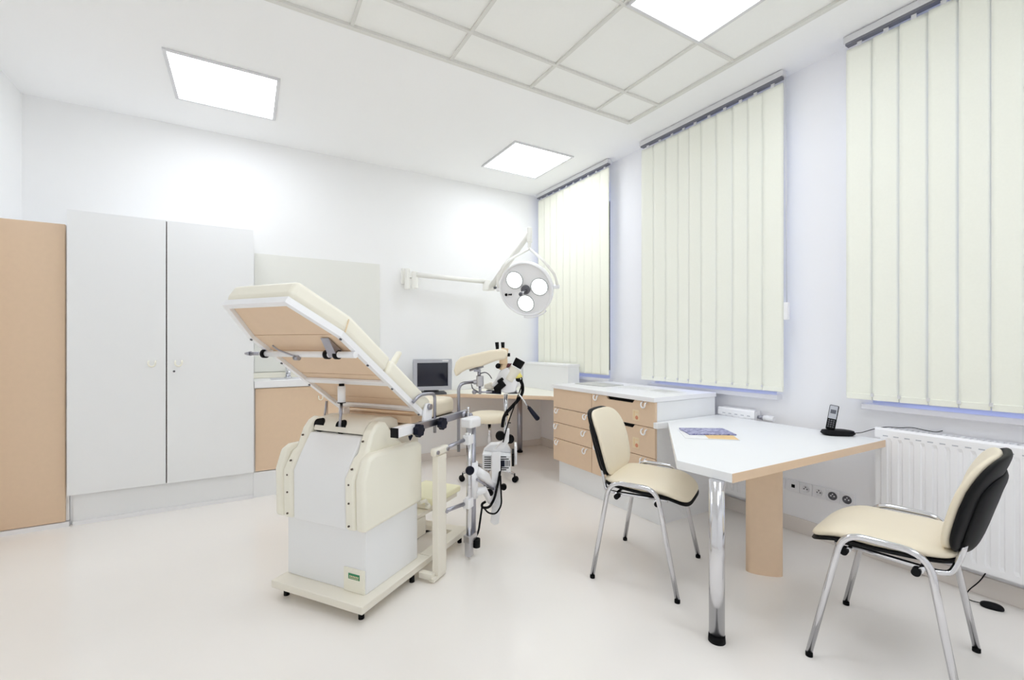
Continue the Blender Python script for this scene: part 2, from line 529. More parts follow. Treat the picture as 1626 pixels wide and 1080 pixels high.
# ------------------------------------------------------------------ corner desk with monitor and white box
t = thing('corner_desk', 'beech-edged corner desk under the far blind, angled front edge', 'desk', (2.3, 4.4, 0))
poly = [(1.235, 4.82), (1.235, 4.47), (1.99, 4.47), (2.705, 3.775), (2.705, 3.50), (3.30, 3.50), (3.30, 4.82)]
MB().prism([(x - 2.3, y - 4.4, .73) for x, y in poly], (0, 0, .039)).build('tabletop', 'tan', t, bevel=.002)
MB().prism([(x - 2.3 + (.004 if x < 2 else (-.0 if x > 3 else .003)), y - 4.4 + .004, .7695) for x, y in poly[:1]] +
           [(x - 2.3, y - 4.4, .7695) for x, y in [(1.24, 4.475), (1.992, 4.475), (2.71, 3.78), (2.71, 3.505), (3.295, 3.505), (3.295, 4.815)]], (0, 0, .0015)).build('laminate_surface', 'creampl', t)
for lx, ly in ((2.85, 4.62), (1.30, 4.55)):
    lg = MB().cyl((lx - 2.3, ly - 4.4, .02), (lx - 2.3, ly - 4.4, .7295), .031).build('leg', 'steel', t)
    MB().cyl((lx - 2.3, ly - 4.4, 0), (lx - 2.3, ly - 4.4, .0199), .036).build('foot', 'blackr', lg)

t = thing('desk_cupboard', 'low white cupboard standing on the corner desk along the window wall', 'cupboard', (3.15, 4.34, .772))
MB().box(-.14, .015, -.46, .46, 0, .285).build('body', 'white', t, bevel=.002)
MB().box(-.15, .018, -.47, .47, .286, .312).build('lid', 'whitegloss', t, bevel=.003)

t = thing('crt_monitor', 'grey tube monitor with a dark screen on the corner desk', 'monitor', (1.72, 4.60, .772), math.radians(-14))
MB().box(-.15, .15, -.10, .10, 0, .02).cyl((0, 0, .02), (0, 0, .05), .09, .07).build('stand', 'dgrey', t, bevel=.004)
fr = MB()
W2, zb, zt = .200, .052, .378
fr.box(-W2, W2, -.13, -.08, zb, zb + .040).box(-W2, W2, -.13, -.08, zt - .040, zt)
fr.box(-W2, -W2 + .040, -.13, -.08, zb + .040, zt - .040).box(W2 - .040, W2, -.13, -.08, zb + .040, zt - .040)
fr.build('bezel', 'grey', t, bevel=.003)
sm = MB()
vs = []; fs = []
n = 10
for i in range(n + 1):
    for j in range(n + 1):
        a = i / n * 2 - 1; c = j / n * 2 - 1
        vs.append((a * .162, -.118 - .012 * (1 - a * a) * (1 - c * c), (zb + zt) / 2 + c * .124))
for i in range(n):
    for j in range(n):
        k = i * (n + 1) + j; fs.append((k, k + n + 1, k + n + 2, k + 1))
sm.add(vs, fs, True); sm.build('screen', 'screen', t)
MB().prism([(-.19, -.08, zb + .005), (.19, -.08, zb + .005), (.19, -.08, zt - .005), (-.19, -.08, zt - .005)], (0, .04, 0)).box(-.15, .15, -.04, .16, zb + .02, zt - .04).build('housing', 'grey', t, bevel=.02)
MB().box(.10, .165, -.1315, -.1302, zt - .026, zt - .012).build('badge', 'whitegloss', t)

# ------------------------------------------------------------------ drawer unit
DX, DY = 2.52, 2.86
t = thing('drawer_unit', 'white drawer unit with beech drawer fronts and white ring handles', 'drawer unit', (2.86, DY, 0))
X = lambda x: x - 2.86
Y = lambda y: y - DY
MB().box(X(2.541), X(3.20), Y(2.24), Y(3.475), .214, .889).build('body', 'white', t, bevel=.001)
MB().box(X(2.57), X(3.20), Y(2.24), Y(3.45), 0, .2135).build('plinth', 'white', t)
MB().box(X(2.50), X(3.205), Y(2.232), Y(3.482), .8905, .925).build('worktop', 'whitegloss', t, bevel=.003)


def front(y0, y1, z0, z1, name='drawer', notch=False, handles=(), sticker=None):
    if notch:
        c = (y0 + y1) / 2 + .01; a = .155
        P = [(X(DX), Y(y0), z0), (X(DX), Y(y1), z0), (X(DX), Y(y1), z1), (X(DX), Y(c + a), z1), (X(DX), Y(c + a - .022), z1 - .026),
             (X(DX), Y(c - a + .022), z1 - .026), (X(DX), Y(c - a), z1), (X(DX), Y(y0), z1)]
        d = MB().prism(P, (.019, 0, 0)).build(name, 'tan', t)
        MB().box(X(DX) + .016, X(DX) + .0205, Y(c - a), Y(c + a), z1 - .030, z1 - .001).build('grip_recess', 'blackr', d)
    else:
        d = MB().box(X(DX), X(DX + .019), Y(y0), Y(y1), z0, z1).build(name, 'tan', t, bevel=.0012)
    for hy, hz in handles:
        ring_handle(d, X(DX), Y(hy), hz, 1.15, 'whitegloss', (-1, 0, 0))
    if sticker:
        sy, sz = sticker
        s = MB().box(X(DX) - .0015, X(DX) - .0002, Y(sy - .032), Y(sy + .032), sz - .04, sz + .04).build('sticker', 'sticker', d)
        mk = MB()
        mk.cyl((X(DX) - .0022, Y(sy - .010), sz - .018), (X(DX) - .0015, Y(sy - .010), sz - .018), .015)
        mk.build('emblem', 'reddot', s)
        MB().box(X(DX) - .002, X(DX) - .0015, Y(sy - .024), Y(sy + .004), sz + .020, sz + .024).box(X(DX) - .002, X(DX) - .0015, Y(sy + .012), Y(sy + .018), sz - .03, sz + .03).build('print', 'orange', s)
    return d


yl0, yl1, yr0, yr1 = 2.928, 3.474, 2.241, 2.922
front(yl0, yl1, .713, .888, 'fixed_panel')
front(yl0, yl1, .573, .707, handles=((3.405, .680), (2.998, .680)))
front(yl0, yl1, .424, .568, handles=((3.42, .534), (3.02, .534)))
front(yl0, yl1, .216, .419, handles=((3.405, .386), (3.005, .386)))
front(yr0, yr1, .705, .888, notch=True, handles=((2.858, .862), (2.335, .862)), sticker=(2.425, .775))
front(yr0, yr1, .485, .700, notch=True, handles=((2.858, .67), (2.335, .665)), sticker=(2.425, .567))
front(yr0, yr1, .216, .480, handles=((2.858, .45), (2.345, .45)))

o = MB().box(-.13, .13, -.19, .19, 0, .006).build('clear_folder', 'paperg', None, bevel=.001, loc=(2.86, 3.22, .9255), rotz=.06)
tag(o, 'flat grey folder lying at the far end of the white drawer unit', 'folder')
for k, (x, y, r, lb) in enumerate([(2.93, 2.86, .1, 'white sheet of paper in the middle of the drawer unit top'), (2.92, 2.52, -.12, 'white sheet with a grey printed block, near end of the drawer unit top')]):
    o = MB().box(-.105, .105, -.148, .148, 0, .0022).build('paper_sheet', 'paper', None, loc=(x, y, .9255), rotz=r)
    tag(o, lb, 'paper', 'papers on the drawer unit')
    p = MB()
    if k == 0:
        for q in range(9): p.box(-.08, .08, -.12 + q * .026, -.112 + q * .026, .0022, .0026)
    else:
        p.box(-.07, .07, -.11, .08, .0022, .0026)
    p.build('print', 'paperg', o)

# ------------------------------------------------------------------ consulting desk
t = thing('consulting_table', 'large white angled table with beech edge, one chrome leg and a beech panel leg', 'table', (2.5, 1.6, 0))
poly = [(1.803, 1.180), (3.205, 1.145), (3.205, 2.236), (2.672, 2.236), (1.782, 1.452)]
poly = [(1.803, 1.180), (3.205, 1.145), (3.205, 2.228), (3.20, 2.228), (2.655, 2.228), (2.655, 2.375), (2.645, 2.375)]
P = [(1.803, 1.180), (3.207, 1.142), (3.207, 2.226), (2.507, 2.226), (2.507, 2.235), (1.782, 1.452)]
P = [(1.803, 1.180), (3.207, 1.142), (3.207, 2.229), (2.489, 2.229), (2.489, 2.195), (2.590, 2.185), (1.782, 1.452)]
q = [(x - 2.5, y - 1.6) for x, y in P]
MB().prism([(x, y, .709) for x, y in q], (0, 0, .041)).build('tabletop', 'white', t, bevel=.0015)
dx, dy = q[1][0] - q[0][0], q[1][1] - q[0][1]
L = math.hypot(dx, dy); nx, ny = dy / L, -dx / L
MB().prism([(q[0][0], q[0][1], .7095), (q[1][0], q[1][1], .7095), (q[1][0], q[1][1], .7495), (q[0][0], q[0][1], .7495)], (nx * .0025, ny * .0025, 0)).build('edge_band', 'tan', t)
lx, ly = 1.872 - 2.5, 1.245 - 1.6
lx, ly = 1.742 - 2.5 + .045, 1.232 - 1.6 + .01
lg = MB().cyl((lx, ly, .03), (lx, ly, .7085), .0325, n=32).build('leg', 'chrome', t)
MB().cyl((lx, ly, 0), (lx, ly, .0299), .036, .034, n=32).build('foot', 'blackr', lg)
# panel leg with rounded ends
c0 = Vector((2.553 - 2.5, 1.475 - 1.6, 0)); a = Vector((.085, -.10, 0)).normalized()
ang = math.atan2(-.13, .115)
R = Matrix.Translation(c0) @ Matrix.Rotation(ang, 4, 'Z')
pp = []
for k in range(25):
    th = 2 * PI * k / 24
    if k == 24: break
    x = .094 * math.copysign(abs(math.cos(th)) ** .8, math.cos(th)); y = .040 * math.copysign(abs(math.sin(th)) ** .8, math.sin(th))
    pp.append((x, y, 0))
mb = MB(R); mb.prism(pp, (0, 0, .708), True)
o = mb.build('panel_leg', 'tan', t); o.data.set_sharp_from_angle(angle=math.radians(50))

# brochures
o = MB().box(-.105, .105, -.15, .15, 0, .004).build('brochure', 'paper', None, loc=(2.415, 1.735, .7505), rotz=.83)
tag(o, 'white brochure with an orange and yellow print, lying under the purple one', 'brochure', 'brochures on the white table')
MB().box(-.10, .02, -.145, .02, .004, .0046).build('print', 'orange', o)
o = MB().box(-.100, .100, -.14, .14, 0, .006).build('brochure', 'purple', None, loc=(2.495, 1.805, .7555), rotz=.98)
tag(o, 'brochure with a mottled purple cover on top of the white table', 'brochure', 'brochures on the white table')

# phone
t = thing('phone_cradle', 'black charging cradle on the far corner of the white table', 'phone cradle', (3.125, 1.350, .7505), math.radians(-38))
prof = [(-.075, 0), (-.085, .008), (-.062, .022), (.04, .024), (.078, .010), (.070, 0)]
vs = []; fs = []
n = 28
lev = [(.84, 0), (1.0, .012), (.92, .028), (.5, .034), (.001, .034)]
for s_, z in lev:
    for k in range(n):
        th = 2 * PI * k / n
        x = .092 * s_ * math.copysign(abs(math.cos(th)) ** .75, math.cos(th)); y = .054 * s_ * math.copysign(abs(math.sin(th)) ** .75, math.sin(th))
        vs.append((x, y, z))
fs.append(list(range(n - 1, -1, -1)))
for i in range(len(lev) - 1):
    for k in range(n): fs.append((i * n + k, i * n + (k + 1) % n, (i + 1) * n + (k + 1) % n, (i + 1) * n + k))
MB().add(vs, fs, True).build('base', 'black', t)
ci = (Matrix.Translation(t.location) @ Matrix.Rotation(math.radians(-38), 4, 'Z')).inverted()
MB(ci).tube([(3.188, 1.292, .765), (3.205, 1.262, .770), (3.225, 1.20, .803), (3.245, 1.15, .822), (3.255, 1.09, .822), (3.262, 1.04, .835), (3.272, .99, .826), (3.285, .94, .820), (3.297, .915, .832)], .0022, 6, fillet=.03).build('cord', 'black', t)
hz = Matrix.Translation((-.028, 0, .020)) @ Matrix.Rotation(math.radians(-52), 4, 'Z') @ Matrix.Rotation(math.radians(-14), 4, 'X')
t = thing('cordless_phone', 'black and silver cordless phone standing in its cradle', 'phone', (3.125 - .045, 1.350 + .022, .7505 + .0345), -YAW - math.radians(36))
R = Matrix.Rotation(math.radians(9), 4, 'Y') @ Matrix.Rotation(math.radians(-17), 4, 'X')
MB(R).box(-.024, .024, -.012, .014, 0, .152).build('body', 'black', t, bevel=.006, seg=3)
MB(R).box(-.021, .019, -.0136, -.0122, .066, .147).build('face_plate', 'grey', t, bevel=.002)
MB(R).box(-.015, .013, -.0146, -.0137, .098, .122).build('display', 'lcd', t)
k_ = MB(R)
for i in range(3):
    for j in range(4): k_.box(-.017 + i * .012, -.009 + i * .012, -.0136, -.0122, .012 + j * .013, .020 + j * .013)
k_.build('keypad', 'dgrey', t)


# ------------------------------------------------------------------ visitor chairs
def chair(label, loc, rotz):
    t = thing('visitor_chair', label, 'chair', loc, rotz, 'cream upholstered chairs with chrome legs')

    def seatfn(x, y, z, off=0.0):
        # x along depth (forward +), y sideways
        f = max(0, (x - .10) / .14)
        zz = z + .015 * (abs(y) / .23) ** 2 * (1 if x < .1 else max(0, 1 - f)) - .042 * f ** 2 - .012 * max(0, (-x - .05) / .2) * 0
        zz += .012 * max(0, -x) / .2
        return (x + .025, y * (1 - .05 * max(0, -x / .24)), zz)
    MB().puck(.475, .465, .050, lambda x, y, z: seatfn(x, y, z + .497), n=4.2, dome=3.0, under=.3).build('seat', 'cream', t)
    MB().puck(.480, .470, .018, lambda x, y, z: seatfn(x, y, z + .480), n=4.2, dome=8, under=.5).build('seat_shell', 'black', t)

    def backfn(x, y, z):
        # x sideways, y up (-.2..+.2), z thickness toward the sitter
        wfac = 1.0 - .10 * max(0, -y / .2) - .03 * max(0, y / .2)
        xs = x * wfac
        lean = -.245 - (y + .02) * .27 - max(0, (y - .05)) * .12
        cx = lean + z + .040 * (xs / .22) ** 2
        return (cx, xs, .722 + y)
    MB().puck(.445, .375, .042, lambda x, y, z: backfn(x, y, z), n=4.0, dome=3.5, under=.35).build('backrest', 'cream', t)
    MB().puck(.452, .382, .030, lambda x, y, z: backfn(x, y, -z), n=4.0, dome=7, under=.5).build('back_shell', 'black', t)
    MB().puck(.37, .30, .030, lambda x, y, z: backfn(x, y - .035, -z - .022), n=5, dome=5, under=.3).build('back_cover', 'black', t)
    # side frames
    for s in (-1, 1):
        p = [(-.228, s * .284, .018), (-.145, s * .262, .500), (-.118, s * .259, .546), (.100, s * .259, .546), (.128, s * .262, .500), (.228, s * .284, .018)]
        P_ = [Vector(v) for v in p]
        P_ = [P_[0], Vector((-.138, s * .260, .546)), Vector((.118, s * .260, .546)), P_[-1]]
        fo = MB().tube(P_, .0125, 12, fillet=.075).build('side_frame', 'chrome', t)
        for q in (0, -1):
            MB().cyl((P_[q].x, P_[q].y, 0), (P_[q].x, P_[q].y, .016), .0138).build('foot', 'blackr', fo)
        for xx in (-.115, .105):
            MB().cyl((xx + .012, s * .250, .464), (xx + .012, s * .212, .464), .014).build('fixing_knob', 'black', t)
    # under-seat cross tubes and back support loop
    cr = MB()
    for xx in (-.115, .105): cr.cyl((xx, -.236, .470), (xx, .236, .470), .009)
    cr.tube([(.16, .19, .476), (-.16, .19, .468), (-.190, .17, .470), (-.214, .150, .53), (-.228, .150, .60)], .0100, 10, fillet=.05)
    cr.tube([(.16, -.19, .476), (-.16, -.19, .468), (-.190, -.17, .470), (-.214, -.150, .53), (-.228, -.150, .60)], .0100, 10, fillet=.05)
    cr.build('underframe', 'chrome', t)
    return t


c1 = chair('cream chair with chrome legs between the drawer unit and the white table', (2.0275, 1.859, 0), math.radians(-63))
dup(c1, (2.355, .81, 0), math.radians(100), 'cream chair with its black back shell turned to the radiator, nearest the camera')


# ------------------------------------------------------------------ radiators
def radiator(y0, y1, label, loc_y):
    x0, x1, z0, z1 = 3.216, 3.290, .150, .815
    t = thing('radiator', label, 'radiator', (3.25, loc_y, 0), 0, 'white panel radiators under the windows')
    vs = []; pitch = .05
    n = int((y1 - y0) / pitch)
    line = []
    y = y0 + .02
    line.append((0, y0))
    for k in range(n):
        b = y0 + .02 + k * (y1 - y0 - .04) / n; pw = (y1 - y0 - .04) / n
        line += [(0, b + pw * .12), (.006, b + pw * .24), (.006, b + pw * .76), (0, b + pw * .88)]
    line.append((0, y1))
    zs = [(z0, 0), (z0 + .03, 0), (z0 + .05, 1), (z1 - .075, 1), (z1 - .055, 0), (z1 - .012, 0), (z1, -1)]
    m = len(line)
    for z, on in zs:
        for dx, yy in line:
            vs.append((x0 - 3.25 - (dx * 1.0 if on > 0 else 0) + (.006 if on > 0 else 0) + (.008 if on < 0 else 0), yy - loc_y, z))
    fs = []
    for r in range(len(zs) - 1):
        for k in range(m - 1):
            i = r * m + k; fs.append((i, i + 1, i + m + 1, i + m))
    mb = MB().add(vs, fs, False)
    mb.box(x0 - 3.25 + .010, x0 - 3.25 + .016, y0 - loc_y, y1 - loc_y, z0, z1 - .006)
    mb.box(x1 - 3.25 - .012, x1 - 3.25, y0 - loc_y, y1 - loc_y, z0, z1 - .006)
    mb.build('panel', 'whitegloss', t)
    g = MB()
    g.box(x0 - 3.25 + .017, x1 - 3.25 - .013, y0 - loc_y, y1 - loc_y, z1 - .04, z1 - .03)
    yy = y0 + .02
    while yy < y1 - .02:
        g.box(x0 - 3.25 + .009, x1 - 3.25, yy - loc_y, yy + .012 - loc_y, z1 - .006, z1)
        yy += .024
    g.box(x0 - 3.25 + .008, x0 - 3.25 + .014, y0 - loc_y, y1 - loc_y, z1 - .006, z1 + .001).box(x1 - 3.25 - .008, x1 - 3.25, y0 - loc_y, y1 - loc_y, z1 - .006, z1 + .001)
    g.build('top_grille', 'whitegloss', t)
    for yy in (y0, y1):
        MB().box(x0 - 3.25 + .0165, x1 - 3.25 - .0125, yy - .003 - loc_y, yy + .003 - loc_y, z0, z1 - .007).build('side_cover', 'whitegloss', t)
    s = MB()
    k = y0 + .045
    while k < y1 - .03:
        s.box(x0 - 3.25 - .0008, x0 - 3.25 + .001, k - .013 - loc_y, k + .011 - loc_y, z1 - .046, z1 - .040)
        k += .05
    s.build('slot', 'grey', t)['kind'] = 'stuff'
    for yy in (y0 + .12, y1 - .12):
        MB().box(x1 - 3.25, XR - 3.25 - .001, yy - .02 - loc_y, yy + .02 - loc_y, .3, .6).build('bracket', 'rail', t)
    return t


radiator(-.35, 1.195, 'long white ribbed radiator under the near blind, behind the second chair', .4)
r = radiator(1.93, 2.225, 'white radiator half hidden behind the white table and drawer unit', 2.08)
rv = MB().cyl((0.0, -.160, .770), (0.0, -.19, .770), .014).cyl((0, -.19, .770), (0, -.205, .770), .019).build('valve', 'steel', r)
MB().cyl((0, -.2055, .770), (0, -.275, .770), .024, .019).build('thermostat_head', 'whitegloss', rv)

# ------------------------------------------------------------------ wall sockets
for k, (yy, kind, lb) in enumerate([
        (1.800, 'data', 'single white data outlet on the wall behind the beech panel leg'),
        (1.700, 'data', 'white data outlet at the far end of the wall socket strip'),
        (1.618, 'power', 'white wall socket next to the data outlet of the strip'),
        (1.536, 'power', 'white wall socket third from the data outlet end of the strip, middle of five'),
        (1.454, 'dark', 'white wall socket with a dark insert, second from the chair end'),
        (1.372, 'dark', 'white wall socket with a dark insert at the chair end of the strip')]):
    t = thing('wall_socket', lb, 'socket', (XR - .001, yy, .315), 0, 'sockets in a row on the window wall')
    MB().box(-.011, 0, -.0405, .0405, -.0405, .0405).build('cover_plate', 'socket', t, bevel=.003)
    if kind == 'data':
        MB().box(-.0125, -.0112, -.011, .011, -.012, .010).build('jack', 'blackr', t)
    else:
        MB().lathe([(.026, -.0112), (.026, -.0145), (.023, -.0145), (.022, -.012), (.001, -.012)], 24, (0, 0, 0), (1, 0, 0)).build('insert_ring', 'socket' if kind == 'power' else 'dgrey', t)
        h = MB()
        for dy, dz in ((-.0095, 0), (.0095, 0)):
            h.cyl((-.0150, dy, dz), (-.0120, dy, dz), .0045, n=10)
        h.cyl((-.0150, 0, .012), (-.0120, 0, .012), .004, n=10)
        h.build('contact_hole', 'dgrey' if kind == 'power' else 'socket', t)

# power adapter on the floor
t = thing('power_adapter', 'small black oval adapter on the floor under the long radiator', 'adapter', (3.18, .70, 0), math.radians(-70))
MB().puck(.085, .05, .026, lambda x, y, z: (x, y, z + .001), n=2.6, dome=3).build('body', 'black', t)
MB().tube([(-.04, 0, .012), (-.07, .01, .006), (-.09, .04, .004), (-.075, .075, .03), (-.03, .085, .09), (.0, .075, .17)], .0025, 6, fillet=.03).build('cord', 'blackr', t)

# ------------------------------------------------------------------ stool
t = thing('swivel_stool', 'round cream swivel stool with castors in front of the corner desk', 'stool', (2.03, 3.85, 0))
MB().lathe([(.001, .565), (.185, .565), (.198, .572), (.202, .60), (.197, .628), (.17, .642), (.10, .648), (.001, .65)], 40).build('seat', 'cream', t)
MB().box(-.10, .10, -.06, .06, .548, .5645).tube([(.05, -.03, .55), (.15, -.10, .545), (.17, -.12, .548)], .005, 6).build('seat_plate', 'black', t)
MB().cyl((0, 0, .30), (0, 0, .548), .016).cyl((0, 0, .09), (0, 0, .31), .026).build('column', 'chrome', t)
for k in range(5):
    a = 2 * PI * k / 5 + .35
    ca, sa = math.cos(a), math.sin(a)
    lg = MB().tube([(0, 0, .105), (.13 * ca, .13 * sa, .10), (.26 * ca, .26 * sa, .082)], [.020, .017, .012], 10).build('leg', 'chrome', t)
    cst = MB().cyl((.26 * ca, .26 * sa, .05), (.26 * ca, .26 * sa, .082), .007)
    for q in (-1, 1):
        c = Vector((.268 * ca, .268 * sa, .028)) + Vector((-sa, ca, 0)) * q * .012
        cst.cyl(c - Vector((-sa, ca, 0)) * .009, c + Vector((-sa, ca, 0)) * .009, .027, n=20)
    cst.build('castor', 'black', lg)

# ------------------------------------------------------------------ gynaecological exam chair (local x = foot end, y = across, away from camera)
EA = math.radians(35.5)
E = thing('exam_chair', 'cream gynaecological examination chair with raised backrest in the middle of the room', 'exam chair', (.463, 2.139, 0), EA)
# base frame and feet
bf = MB()
bf.prism([(0, 0, .052), (0, .602, .052), (.55, .602, .052), (.55, .0, .052)], (0, 0, .038))
bf.box(.55, 1.00, 0, .075, .052, .090).box(.55, 1.00, .527, .602, .052, .090).box(.92, 1.0, .076, .526, .052, .085)
bf.build('base_frame', 'creammt', E, bevel=.004)
for x, y in ((.05, .05), (.05, .55), (.42, .03), (.42, .57), (.95, .04), (.95, .56)):
    MB().cyl((x, y, 0), (x, y, .0518), .014).build('foot', 'blackr', E)
# column box
MB().box(.088, .505, .055, .585, .0905, .70).build('column_box', 'white', E, bevel=.003)
MB().box(.080, .0878, .060, .190, .091, .205).build('label_plate', 'creampl', E, bevel=.001)
gl = MB().box(.0782, .0799, .088, .158, .155, .182).build('green_label', 'green', E)
gl2 = MB()
for k in range(6): gl2.box(.0776, .0782, .094 + k * .010, .100 + k * .010, .165, .172)
gl2.box(.0776, .0782, .094, .152, .159, .161)
gl2.build('label_text', 'sticker', gl)
# side shells: body plus raised inner rib
LOW = [(.045, .405), (.040, .655), (.075, .752), (.12, .772), (.472, .765), (.514, .742), (.514, .415)]
RIB = [(.045, .405), (.040, .655), (.095, .742), (.125, .760), (.165, .855), (.20, .893), (.235, .908), (.275, .898), (.315, .850), (.36, .80), (.42, .76), (.42, .415)]
for s in (0, 1):
    ya, yb_, yc_ = (.025, .085, .150) if s == 0 else (.630, .570, .505)
    a = MB().prism([(x, ya, z) for x, z in LOW], (0, (yb_ - ya), 0))
    o = a.build('side_shell', 'creampl', E, bevel=.018, seg=3)
    MB().prism([(x, yb_, z) for x, z in RIB], (0, (yc_ - yb_), 0)).build('shell_rib', 'creampl', o, bevel=.016, seg=3)
    sc_ = MB()
    yy = yc_ - (.03 if s == 0 else -.03)
    for z in (.43, .54, .63): sc_.cyl((.0385, yy, z), (.046, yy, z), .005, n=8)
    for xx, z in ((.066, .70), (.142, .82)): sc_.cyl((xx - .008, yy, z), (xx, yy, z), .005, n=8)
    sc_.build('screw', 'gap', o)
# front panel between the shells and rounded cap
FP = [(.055, .402), (.052, .655), (.100, .742), (.160, .834), (.30, .834), (.30, .402)]
MB().prism([(x, .151, z) for x, z in FP], (0, .353, 0)).build('front_panel', 'white', E, bevel=.006)
CP = [(.176, .841), (.188, .875), (.218, .906), (.30, .916), (.40, .905), (.46, .88), (.46, .841)]
cap = MB().prism([(x, .152, z) for x, z in CP], (0, .351, 0)).build('top_cap', 'creammt', E, bevel=.008, seg=3)
for y in (.315, .470):
    MB().cyl((.186, y, .868), (.26, y, .868), .036, n=32).build('slot', 'blackr', cap)
MB().box(.42, .66, .16, .50, .70, .845).build('seat_support', 'creammt', E, bevel=.004)

# backrest in its own slope frame: s up the slope, v across, n out of the upholstery
SL = math.atan(.7177)
def B(s, v, n=0.0):
    return Vector((.483 - s * math.cos(SL) + n * math.sin(SL), v, .918 + s * math.sin(SL) + n * math.cos(SL)))


def Bprism(poly, n0, n1):
    mb = MB()
    mb.prism([B(s, v, n0) for s, v in poly], B(0, 0, n1) - B(0, 0, n0))
    return mb


br = thing('backrest', '', '', (0, 0, 0)) if False else None
S0, SK, S1 = .0, .745, .985
OUT = [(S0, 0), (SK, 0), (S1, .105), (S1, .495), (SK, .60), (S0, .60)]
INN = [(S0 + .0, .026), (SK - .006, .026), (S1 - .026, .122), (S1 - .026, .478), (SK - .006, .574), (S0, .574)]
fr = MB()
for i in range(5):
    a0, a1, b1, b0 = OUT[i], OUT[i + 1], INN[i + 1], INN[i]
    fr.prism([B(*a0, -.015), B(*a1, -.015), B(*b1, -.015), B(*b0, -.015)], B(0, 0, .015) - B(0, 0, -.015))
fo = fr.build('backrest_frame', 'whitegloss', E)
# tan boards under the upholstery, split by a seam
for s0, s1 in ((.0, .15), (.155, .395), (.40, .61)):
    Bprism([(s0, .027), (s1, .027), (s1, .573), (s0, .573)], .003, .0145).build('under_board', 'tand', E)
Bprism([(.615, .027), (.738, .027), (.738, .573), (.615, .573)], .003, .0145).build('under_board', 'tand', E)
Bprism([(.742, .029), (.957, .124), (.957, .476), (.742, .571)], .003, .0145).build('under_board', 'tand', E)
# cross bars
cb = MB()
cb.cyl(B(.66 - .035, -.0, -.028), B(.66 - .035, .62, -.028), .015)
o = cb.build('cross_bar', 'whitegloss', E)
MB().cyl(B(.625, .62, -.028), B(.625, .70, -.028), .009).cyl(B(.625, .70, -.028), B(.625, .74, -.028), .012, .006).build('bar_lever', 'steel', o)
for v in (.10, .16, .585): MB().cyl(B(.625, v, -.028), B(.625, v + .02, -.028), .022).build('clamp_collar', 'black', o)
MB().prism([B(.72, .10, -.002), B(.60, .10, -.002), B(.625, .10, -.045)], (0, .05, 0)).build('bracket', 'steel', o)
MB().tube([B(.63, .36, -.045), B(.66, .38, -.05), B(.68, .44, -.04), B(.70, .46, -.03)], .004, 8, fillet=.02).cyl(B(.625, .34, -.05), B(.625, .37, -.05), .012).build('release_cable', 'steel', o)
for sv, n0 in ((.337, -.016), (.065, -.016)):
    fo2 = MB().prism([B(sv - .018, .026, -.014), B(sv + .018, .026, -.014), B(sv + .018, .574, -.014), B(sv - .018, .574, -.014)], B(0, 0, .002) - B(0, 0, -.014)).build('cross_bar', 'whitegloss', E, bevel=.003)
for s_ in (.02, .30, .52, .73):
    for v_ in (.012, .588): MB().cyl(B(s_, v_, -.020), B(s_, v_, -.0151), .006, n=10).build('bolt', 'dgrey', fo)
# upholstery: long upper pad and short lower pad
def pad(poly, th, name, m, n0=.016):
    mb = Bprism(poly, n0, n0 + th)
    o = mb.build(name, m, E, bevel=.022, seg=4)
    return o
up = pad([(.405, .0), (SK, .0), (S1 + .005, .100), (S1 + .005, .500), (SK, .600), (.405, .600)], .085, 'backrest_cushion', 'creamlt')
lo = pad([(-.03, .0), (.398, .0), (.398, .600), (-.03, .600)], .085, 'lumbar_cushion', 'creamlt')
MB().prism([B(.735, -.001, .016), B(.741, -.001, .016), B(.756, -.001, .075), B(.750, -.001, .075)], (0, -.003, 0)).build('strap', 'sticker', up)
# far armrest paddle
MB().prism([(.63, .45, .97), (.68, .45, .965), (.75, .45, 1.075), (.888, .45, 1.248), (.866, .45, 1.262), (.70, .45, 1.10)], (0, .04, 0)).build('armrest', 'creamlt', E, bevel=.01)
# seat
SQ = [(.585, .07), (.585, .56), (.91, .56), (.955, .50), (.955, .11), (.935, .07)]
MB().prism([(x, y, .856) for x, y in SQ], (0, 0, .105)).build('seat_cushion', 'cream', E, bevel=.028, seg=4)
MB().prism([(x + .003, y, .848) for x, y in SQ], (0, 0, .0075)).build('seat_board', 'gap', E)
MB().box(.45, .584, .06, .56, .862, .905).build('rear_board', 'tan', E, bevel=.003)
# struts lifting the backrest
MB().cyl((.30, .55, .875), (.318, .55, .98), .0065).build('strut_rod', 'steel', E)
for y, xb, xt, zt_ in ((.30, .170, .178, 1.088),):
    st = MB().cyl((xt, y, zt_ - .085), (xt, y, zt_), .020).build('gas_strut', 'whitegloss', E)
    MB().cyl((xt, y, zt_ - .089), (xt, y, zt_ - .0851), .021).cyl((xt, y, zt_), (xt, y, zt_ + .012), .014).build('strut_collar', 'black', st)
    MB().cyl((xb - .004, y, .875), (xt, y, zt_ - .089), .0075).build('strut_rod', 'steel', st)
MB().box(.335, .385, .44, .48, .888, .945).build('hinge_plate', 'whitegloss', E, bevel=.004)
